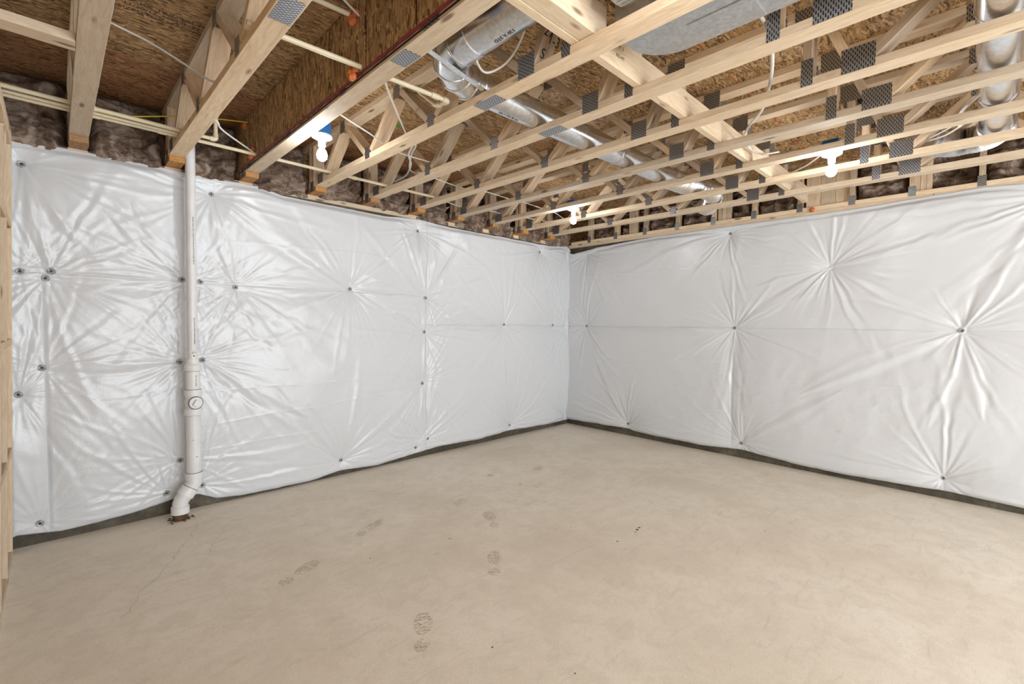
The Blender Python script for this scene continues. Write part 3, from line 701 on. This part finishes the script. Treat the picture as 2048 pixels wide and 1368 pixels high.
text('duct_print', '120 X STD', .026, basis((0, 1, 0), (1, 0, 0), (XD+.0, 1.42, ZDY-.0912)), M_INK, d3)
text('duct_print', '120 X STD 26 GA', .02, basis((1, 0, 0), (0, -1, 0), (1.83, YD, ZD-RD-.0008)), M_INK, d1)
st = empty('hanger_strap', (1.35, 1.75, ZT), 'flat grey metal strap spanning under the duct elbow', 'strap')
board('strap', (1.126, 1.70, 2.553), (1.60, 1.80, 2.547), (0, 1, 0), .028, .0016, M_DUCT, st, 0)
board('strap_lip', (1.126, 1.714, 2.559), (1.60, 1.814, 2.553), (0, 0, 1), .012, .0014, M_DUCT, st, 0)
tr = empty('trunk_duct', (1.6, .4, 2.56), 'wide grey sheet metal trunk duct sealed with mastic, at the top centre', 'duct')
def rounded_box(name, x0, x1, y0, y1, z0, z1, rc, m, parent):
    bm = bmesh.new(); o = []
    for cx, cy, a0 in ((x1-rc, y1-rc, 0), (x0+.01, y1-.01, 90), (x0+.01, y0+.01, 180), (x1-.01, y0+.01, 270)):
        r_ = rc if a0 == 0 else .01
        for k in range(9): a = math.radians(a0+k*90/8); o.append((cx+r_*math.cos(a), cy+r_*math.sin(a)))
    lo_ = [bm.verts.new((x, y, z0)) for x, y in o]; hi = [bm.verts.new((x, y, z1)) for x, y in o]
    n = len(o)
    for i in range(n): bm.faces.new((lo_[i], lo_[(i+1) % n], hi[(i+1) % n], hi[i]))
    bm.faces.new(lo_[::-1]); bm.faces.new(hi)
    me = bpy.data.meshes.new(name); bm.to_mesh(me); bm.free(); me.materials.append(m)
    return link(name, me, parent)
rounded_box('trunk_body', 1.645, 1.945, -2.2, 1.10, ZT+.022, ZS-.045, .17, M_TRUNK, tr)
rounded_box('trunk_body', XT(3)+.36, XT(4)-.05, -2.2, 1.00, ZT+.03, ZS-.045, .04, M_TRUNK, tr)
for x in (1.478, 1.50, 1.522): bx('trunk_seam', x-.003, x+.003, -2.0, .99, ZT+.024, ZT+.031, M_TRUNK, tr, 0)
for x, y0, y1, wd in ((1.467, .2, .99, .012), (1.66, .75, 1.08, .012)):
    ps = [(x+random.uniform(-.003, .003), y, ZT+(.028 if x < 1.6 else .021)) for y in np.arange(y0, y1, .02)]
    if len(ps) > 2: tube('mastic_bead', ps, wd*.5, M_MASTIC, tr, 8, rfun=lambda i, n, q=wd: q*(.35+.4*random.random()))
bx('trunk_collar', 1.79, 1.94, .62, .86, ZT+.018, ZT+.0215, M_TRUNK, tr)
wl2 = bx('blocking', 1.13, 1.46, 1.05, 1.088, ZT+.12, ZT+.21, M_W)
tag(wl2, 'short rough board beside the long strongback next to the trunk duct', 'board')
d4 = empty('round_duct', (3.6, 0, 2.64), 'round galvanized duct at the right edge, running over the trusses', 'duct')
YR, ZR, RR = -.004, 2.632, .078
tube('duct_pipe', [(1.95, YR, ZR), (4.14, YR, ZR)], RR, M_DUCT, d4, 48)
for x in (2.6, 3.55, 4.12): ring(d4, (x, YR, ZR), (1, 0, 0), RR)
tube('rust_band', [(3.60, YR, ZR), (3.612, YR, ZR)], RR+.0012, plain('rusty_tape', (.42, .25, .2), .4, .7), d4, 40)
def flex(pts, r, label, n=6):
    e = empty('flexible_duct', pts[0], label, 'duct')
    p = catmull(pts, 22)
    o = tube('foil_hose', p, r, M_FLEX, e, 36, rfun=lambda i, nn: r*(1+.05*(1 if i % 2 else -1)+random.uniform(-.018, .018)))
    o.data.polygons.foreach_set('use_smooth', [False]*len(o.data.polygons))
flex([(3.70, YD, ZD), (3.90, YD-.01, ZD+.002), (4.15, YD-.06, 2.625), (4.38, YD-.075, 2.63), (4.58, YD-.01, 2.625), (4.76, YD+.11, 2.60), (4.90, YD+.21, 2.64)], .083, 'crinkled foil flexible duct ending the middle duct before the right wall')
flex([(4.12, YR, ZR), (4.22, YR, ZR-.004), (4.32, YR+.05, ZR-.006), (4.345, YR+.15, ZR-.006), (4.30, YR+.24, ZR-.004), (4.20, YR+.31, ZR), (4.14, YR+.34, ZR)], .084, 'crinkled foil flexible duct curving at the right edge of the photo')

# ------------------------------------------------------------------ water pipes
def pipe(label, pts, r, m=M_CPVC, name='water_pipe', cat='pipe', grp=None, fit=(), elbow=True):
    e = empty(name, pts[0], label, cat, grp)
    tube('pipe', pts, r, m, e, 14) if len(pts) == 2 else None
    if len(pts) > 2:
        for a, b in zip(pts, pts[1:]): tube('pipe', [a, b], r, m, e, 14)
        for i in range(1, len(pts)-1):
            p = V(pts[i]); a = (V(pts[i-1])-p).normalized(); b = (V(pts[i+1])-p).normalized()
            q = [p+a*.032, p+a*.012, p+(a+b)*.004, p+b*.012, p+b*.032]
            tube('elbow_fitting', q, r*1.32, m, e, 14)
    for f in fit:
        d = (V(pts[1])-V(pts[0])).normalized(); c = V(pts[0])+d*f
        tube('coupling', [c-d*.022, c+d*.022], r*1.28, m, e, 14)
    return e
zP = ZT+.0125
pipe('cream water pipe running the full way over the trusses near the left wall', [(-.45, 3.60, zP), (2.66, 3.62, zP)], .0115, fit=(.95, .64, 2.2))
pipe('second cream water pipe beside the long one, turning up before the panelled truss', [(-.45, 3.46, zP), (.765, 3.505, zP), (.765, 3.505, 2.70), (.765, 3.30, 2.71)], .0115, fit=(.62,))
pipe('thin cream pipe tucked between the two water pipes at far left', [(-.45, 3.535, zP-.002), (.62, 3.56, zP-.002)], .009, fit=())
pipe('cream pipe crossing from the second truss into the foamed hole of the panels', [(.56, 2.06, zP), (1.50, 2.02, zP), (1.50, 2.12, zP+.01), (1.505, 2.30, 2.70)], .0115, fit=(.86,))
pipe('cream pipe entering the upper foamed hole at the top of the photo', [(.60, 2.12, 2.80), (1.04, 2.09, 2.80)], .0115)
def foam(x, y, z, lab, sc_=1.0):
    bm = bmesh.new(); rs = random.Random(int(y*100))
    for i in range(7):
        c = V((x-.012+rs.uniform(-.012, .006), y+rs.uniform(-.024, .024)*sc_, z+rs.uniform(-.032, .022)*sc_))
        mtx = Matrix.Translation(c) @ Matrix.Diagonal((rs.uniform(.010, .018), rs.uniform(.012, .022), rs.uniform(.014, .024), 1))
        bmesh.ops.create_icosphere(bm, subdivisions=2, radius=1, matrix=mtx)
    for v in bm.verts: v.co += V((rs.uniform(-.001, .001),)*3); v.co -= V((x, y, z))
    me = bpy.data.meshes.new('fire_foam'); bm.to_mesh(me); bm.free(); smooth(me)
    o = link('fire_foam', me, m=M_FOAM, loc=V((x, y, z))); tag(o, lab, 'foam', 'orange fire foam blobs')
foam(XP-.012, 2.085, 2.553, 'orange foam blob around the cream pipe in the middle of the panelled truss')
foam(XP-.012, 2.08, 2.80, 'orange foam blob at the top of the panelled truss')
foam(XP-.012, 3.64, 2.572, 'orange foam blob around pipe and cable in the panels near the left wall')
foam(5.067, 1.17, ZB+.012, 'small orange foam dab on the right wall plate left of the far right bulb', .35)
foam(XP-.012, 3.98-.2, 2.80, 'tiny foam dab on the yellow cable near the left wall', .4)

# ------------------------------------------------------------------ cables
def cable(label, pts, r=.0048, m=M_NMW, grp='loose cables in the ceiling'):
    p = catmull(pts, 7); o = tube('cable', p, r, m, None, 8, flat=1.35); tag(o, label, 'cable', grp)
cable('white cable crossing under the subfloor between the first two trusses', [(.18, 3.02, 2.855), (.229, 3.04, 2.84), (.377, 3.02, 2.80), (.521, 2.886, 2.68), (.574, 2.69, 2.56), (.60, 2.6, 2.552)])
cable('white cable sagging from the second truss to the foamed hole near the left wall', [(.60, 3.06, 2.56), (.68, 3.093, 2.523), (.75, 3.249, 2.532), (1.02, 3.62, 2.567)])
cable('yellow cable stretched across behind the first trusses at far left', [(-.30, 3.44, 2.56), (.05, 3.60, 2.60), (.279, 3.75, 2.632), (.598, 3.75, 2.723), (.837, 3.75, 2.78), (1.017, 3.75, 2.812)], .004, M_NMY)
cable('yellow cable strapped to the cream pipe crossing to the panelled truss', [(.60, 2.085, zP+.012), (.85, 2.075, zP+.013), (1.03, 2.066, zP+.012)], .004, M_NMY)
cable('short yellow cable beside the cream pipe right of the panelled truss', [(1.13, 1.98, 2.56), (1.16, 2.03, 2.585), (1.2, 2.02, 2.64), (1.21, 2.1, 2.75)], .004, M_NMY)
cable('white cable looping down beside the duct elbow', [(1.33, 1.56, 2.80), (1.32, 1.58, 2.70), (1.36, 1.64, 2.60), (1.47, 1.70, 2.575), (1.53, 1.65, 2.60), (1.53, 1.56, 2.63), (1.47, 1.43, 2.66), (1.40, 1.32, 2.72), (1.37, 1.30, 2.80)], .0055)
cable('white cable hanging from the panelled truss past the nearest bulb', [(1.14, 2.62, 2.59), (1.24, 2.692, 2.60), (1.45, 2.80, 2.60), (1.642, 2.906, 2.60), (1.8, 2.975, 2.60), (2.32, 2.965, 2.60)], .0042)
cable('white cable slanting from the duct elbow down to the fourth truss', [(1.20, 2.10, 2.62), (1.24, 2.192, 2.60), (1.646, 2.661, 2.60)], .0042)
cable('white cable twisted with another, hanging between the fourth and fifth trusses', [(1.68, 2.68, 2.62), (1.769, 2.776, 2.61), (1.845, 2.955, 2.60), (1.975, 3.13, 2.60), (2.09, 3.39, 2.60), (2.11, 3.60, 2.60)], .0055)
cable('second white cable twisted around the first, ending on the fifth truss', [(1.70, 2.72, 2.61), (1.785, 2.77, 2.60), (1.862, 2.94, 2.61), (1.97, 3.14, 2.59), (2.05, 3.235, 2.59), (2.14, 3.23, 2.58)], .005)
cable('thin white cable crossing above the fifth to seventh trusses', [(2.1, 3.24, 2.60), (2.288, 3.273, 2.60), (2.652, 3.329, 2.60), (2.846, 3.265, 2.60), (3.146, 3.271, 2.595), (3.372, 3.275, 2.60), (3.649, 3.304, 2.60), (3.9, 3.33, 2.6), (4.191, 3.438, 2.60)], .0042)
cable('white cable continuing the cream pipe toward the far bulb', [(2.66, 3.70, 2.58), (2.827, 3.819, 2.60), (3.167, 3.85, 2.585), (3.372, 3.785, 2.60), (3.645, 3.765, 2.59), (3.878, 3.733, 2.60), (4.18, 3.64, 2.59)], .0045)
cable('long white cable winding down over the trusses in the middle right of the ceiling', [(1.86, .664, 2.59), (1.987, .659, 2.60), (2.153, .674, 2.60), (2.324, .713, 2.60), (2.542, .785, 2.60), (2.847, .916, 2.60), (3.02, 1.04, 2.60), (3.19, 1.13, 2.60), (3.417, 1.165, 2.59), (3.556, 1.136, 2.59), (3.62, 1.05, 2.60)], .0058)
cable('white cable at the right edge beside the round duct', [(3.25, .02, 2.56), (3.357, .033, 2.59), (3.675, .142, 2.60), (3.82, .15, 2.57)], .006)
cable('white cable drooping under the right round duct', [(3.80, .10, 2.60), (3.885, .135, 2.60), (4.0, .22, 2.59), (4.05, .31, 2.59)], .005)
cable('second white cable drooping under the right round duct', [(3.82, .15, 2.61), (3.896, .194, 2.60), (4.02, .29, 2.60), (4.08, .36, 2.6)], .004)
cable('white cable arching to the bulb above the right wall', [(4.15, 1.13, 2.585), (4.08, 1.0, 2.60), (3.95, .90, 2.60), (3.72, .78, 2.575)], .005)
cable('short white cable end left of the wide squash blocks', [(4.72, 1.76, 2.59), (4.62, 1.6, 2.60), (4.50, 1.45, 2.6)], .005)
cable('white cable along the top of the photo toward the upper foam', [(.62, 1.80, 2.66), (.75, 1.86, 2.72), (.90, 1.98, 2.78), (1.03, 2.06, 2.79)], .004)

# ------------------------------------------------------------------ white drain stack in front of the left wall
ds = empty('drain_stack', (.60, 3.93, 0), 'white plastic drain stack with cleanout, standing before the left wall blankets', 'drain pipe')
def dx(z): return .688+.012*(z/2.4)
def vt(name, z0, z1, r, seg=32): return tube(name, [(dx(z0), 3.93, z0), (dx(z1), 3.93, z1)], r, M_PVC, ds, seg)
up = vt('upper_pipe', 1.12, 2.86, .0302)
red = lathe('reducer', [(.028, 0), (.052, .0), (.053, .003), (.053, .036), (.050, .040), (.040, .052), (.038, .056), (.038, .084), (.030, .085)], (dx(1.05), 3.93, 1.038), M_PVC, ds, 36)
vt('pipe_section', .905, 1.04, .0445)
tee = vt('tee_body', .735, .905, .047)
for a, b in ((.862, .905), (.725, .768)): vt('tee_hub', a, b, .0545)
vt('lower_pipe', .30, .73, .0445)
cx_ = V((dx(.81), 3.93, .815)); ax_ = (V((.10, -1, 0))).normalized()
lathe('cleanout_hub', [(.030, -.03), (.046, -.03), (.046, .052), (.044, .056), (.036, .056)], cx_, M_PVC, ds, 36, ax_)
pl = lathe('cleanout_plug', [(0, .044), (.0415, .044), (.0415, .060), (.038, .063), (0, .063)], cx_, M_PVC, ds, 36, ax_)
q = cx_+ax_*.066; sd = V((ax_.y, -ax_.x, 0)); dv = (V((0, 0, 1))*.85+sd*(-.5)).normalized()
board('plug_key', q-dv*.021+ax_*.004, q+dv*.021+ax_*.004, dv.cross(ax_), .030, .026, M_PVC, pl, .002)
lathe('plug_gap', [(.0412, .0563), (.0455, .0563), (.0455, .0572), (.0412, .0572)], cx_, M_BLACK, pl, 36, ax_)
vt('elbow_hub', .268, .312, .0545); 
a0 = V((dx(.27), 3.93, .27)); a1 = V((.688, 3.93, .235)); b1 = V((.603, 3.915, .125)); b2 = V((.600, 3.912, .04))
tube('elbow', [a0, a1, a1+(b1-a1)*.18, a1+(b1-a1)*.3], .0475, M_PVC, ds, 32)
dd = (b1-a1).normalized()
tube('elbow_hub', [a1+dd*.038, a1+dd*.096], .0545, M_PVC, ds, 32)
tube('elbow', [a1+dd*.07, b1-dd*.012, b1+V((0, 0, -.012)), V((.602, 3.914, .085))], .0475, M_PVC, ds, 32)
tube('elbow_hub', [(.602, 3.914, .092), (.601, 3.913, .045)], .0545, M_PVC, ds, 32)
tube('stub_pipe', [(.601, 3.913, .05), (.601, 3.913, .001)], .0445, M_MUD, ds, 24)
for z, r_ in ((1.1205, .0302), (1.0375, .0445), (.9055, .0445), (.7245, .0445), (.3125, .0445)):  # dark rings paint the shadow line at each hub mouth
    lathe('hub_shade_ring', [(r_*.9, -.0022), (r_+.0022, -.0022), (r_+.0022, .0022), (r_*.9, .0022)], (dx(z), 3.93, z), M_HUBSHADE, ds, 32)
lathe('hub_shade_ring', [(.04, -.002), (.0492, -.002), (.0492, .002), (.04, .002)], a1+dd*.036, M_HUBSHADE, ds, 32, dd)
s_ = 'SOLID WALL PVC-1120 DWV SCH 40 ASTM D-2665 NSF 2"'
face = V((.25, -1, 0)).normalized(); 
for z, tx, sz in ((1.95, s_ , .013), (1.32, 'SCH 40 PVC-DWV ASTM D-2665', .013), (.97, 'PVC-1120  D-2665', .010)):
    rpp = .0308 if z > 1.1 else .0452
    p = V((dx(z), 3.93, z)) + face*rpp
    text('pipe_print', tx, sz, basis((0, 0, -1), face.cross(V((0, 0, -1))), p), M_INK, ds)
for (a, z, r_) in ((.1, 1.145, .006), (-.1, 1.165, .0045), (.35, 1.17, .004), (.0, 1.18, .003), (.25, .43, .004), (-.2, .55, .003)):
    f_ = V((a, -1, 0)).normalized(); rp = .0302 if z > 1.1 else .0445
    lathe('rust_fleck', [(0, 0), (r_, .0002), (r_*.5, .0009), (0, .001)], V((dx(z), 3.93, z))+f_*rp, M_RUST, ds, 8, f_)
bm = bmesh.new()
for i in range(26):
    a = random.uniform(0, 6.28); r_ = random.uniform(.045, .085)
    bmesh.ops.create_icosphere(bm, subdivisions=1, radius=random.uniform(.004, .013), matrix=Matrix.Translation((r_*math.cos(a), r_*math.sin(a)*.9, .001)))
for v in bm.verts: v.co.z = max(v.co.z*.6, 0); v.co += V((random.uniform(-.002, .002), random.uniform(-.002, .002), 0))
me = bpy.data.meshes.new('mud_clump'); bm.to_mesh(me); bm.free()
o = link('mud_clump', me, m=M_MUD, loc=V((.60, 3.915, 0))); tag(o, 'crumbled dark mud around the foot of the drain stack', 'mud', kind='stuff')

bx('crayon_mark', 1.84, 1.90, 3.125, 3.15, ZS-.0008, ZS+.001, M_GREEN, ce, 0)
# ------------------------------------------------------------------ marks on the slab
def footprint(x, y, ang, sc_=1.0, part='both', seed=0):
    rs = random.Random(seed); bm = bmesh.new()
    def blob(cx, cy, a, b):
        yy = -b
        while yy < b:
            hw = a*math.sqrt(max(0, 1-(yy/b)**2)); xx = -hw
            while xx < hw-.006:
                l_ = rs.uniform(.010, .020)
                if rs.random() < .72:
                    x1 = min(xx+l_, hw); s = .004*(1 if (int(yy*90) % 2) else -1)
                    vs = [bm.verts.new((cx+p, cy+q, 0)) for p, q in ((xx, yy), (x1, yy+s), (x1, yy+s+.0045), (xx, yy+.0045))]
                    bm.faces.new(vs)
                xx += l_+.004
            yy += .0088
    if part in ('both', 'sole'): blob(0, .05, .044, .085)
    if part in ('both', 'heel'): blob(0, -.105, .034, .04)
    me = bpy.data.meshes.new('footprint'); bm.to_mesh(me); bm.free()
    mm = Matrix.Translation((x, y, .0006)) @ Matrix.Rotation(ang, 4, 'Z') @ Matrix.Diagonal((sc_, sc_, 1, 1))
    link('footprint', me, fl, M_PRINT, mw=mm)
for i, (x, y, a, p) in enumerate(((1.50, 2.88, -1.1, 'both'), (2.19, 2.42, -.5, 'both'), (1.80, 1.96, -.75, 'both'), (1.16, 1.74, -.62, 'both'), (.95, 2.63, -1.1, 'both'),
                                  (2.17, 2.80, -1.2, 'sole'), (3.25, 2.95, -1.0, 'sole'), (2.9, 3.2, -.9, 'heel'), (3.0, 2.72, -.9, 'heel'))):
    footprint(x, y, a, 1.0, p, i)
def ribbon(name, pts, w_, m, z=.0008):
    bm = bmesh.new(); pr = None; pts = [V((*p, z)) for p in pts]
    for i, p in enumerate(pts):
        t_ = (pts[min(i+1, len(pts)-1)]-pts[max(i-1, 0)]).normalized(); n = V((-t_.y, t_.x, 0))*w_*(.5+random.random())
        v = (bm.verts.new(p-n), bm.verts.new(p+n))
        if pr: bm.faces.new((pr[0], v[0], v[1], pr[1]))
        pr = v
    me = bpy.data.meshes.new(name); bm.to_mesh(me); bm.free(); link(name, me, fl, m)
def wander(a, b, n=30, amp=.02):
    a, b = np.array(a), np.array(b); out = []; off = 0
    for i in range(n+1):
        t_ = i/n; off = off*.8+random.uniform(-amp, amp)*.5; d = (b-a); nn = np.array([-d[1], d[0]])/np.linalg.norm(d)
        out.append(tuple(a+d*t_+nn*off))
    return out
ribbon('crack', wander((.20, 2.78), (.68, 3.74), 40, .03), .0008, M_CRACK)
ribbon('crack', wander((.62, 3.2), (.80, 3.62), 20, .02), .0006, M_CRACK)
rs = random.Random(3)
CR = [(2.79, 1.61, .012, 0), (2.83, 1.62, .010, 0), (2.75, 1.60, .006, 0), (2.547, 1.61, .007, 0), (1.79, 2.375, .004, 1), (2.854, 2.789, .007, 1), (1.313, 1.439, .005, 0), (2.5, 1.95, .004, 0), (.30, 3.42, .008, 2), (.33, 3.45, .006, 2), (1.45, 1.1, .004, 0), (1.3, 2.5, .004, 0), (3.4, 1.0, .004, 0)]
CL = ['largest dark dirt crumb on the open floor right of centre', 'dark crumb touching the largest one on its right', 'dark crumb touching the largest one on its left', 'dark crumb a hand left of the largest dirt crumb',
      'small tan wood splinter in the middle of the floor', 'curled tan leaf-like splinter on the floor toward the room corner', 'short dark splinter on the floor near the bottom centre', 'tiny dark speck between the dark crumbs and the shoe prints',
      'pale plaster crumb on the floor left of the long crack', 'second pale plaster crumb just beside the first one', 'dark speck nearest the camera at the bottom edge', 'dark speck left of the middle shoe prints', 'dark speck on the floor toward the right edge']
for x, y, r_, t_ in CR:
    bm = bmesh.new(); bmesh.ops.create_icosphere(bm, subdivisions=1, radius=1)
    for v in bm.verts: v.co = V((v.co.x*r_*rs.uniform(.8, 1.5), v.co.y*r_*rs.uniform(.5, 1), max(v.co.z, 0)*.003))
    if t_ == 1:
        for v in bm.verts: v.co.x *= 3; v.co.y *= .6
    me = bpy.data.meshes.new('crumb'); bm.to_mesh(me); bm.free()
    lab = CL.pop(0)
    o = link('debris_crumb', me, m=(M_DARKC, M_CRUMB, M_PVC)[t_], mw=Matrix.Translation((x, y, .0003)) @ Matrix.Rotation(rs.uniform(0, 3), 4, 'Z'))
    tag(o, lab, 'debris', ('dark dirt crumbs on the floor', 'wood splinters on the floor', 'pale crumbs on the floor')[t_])
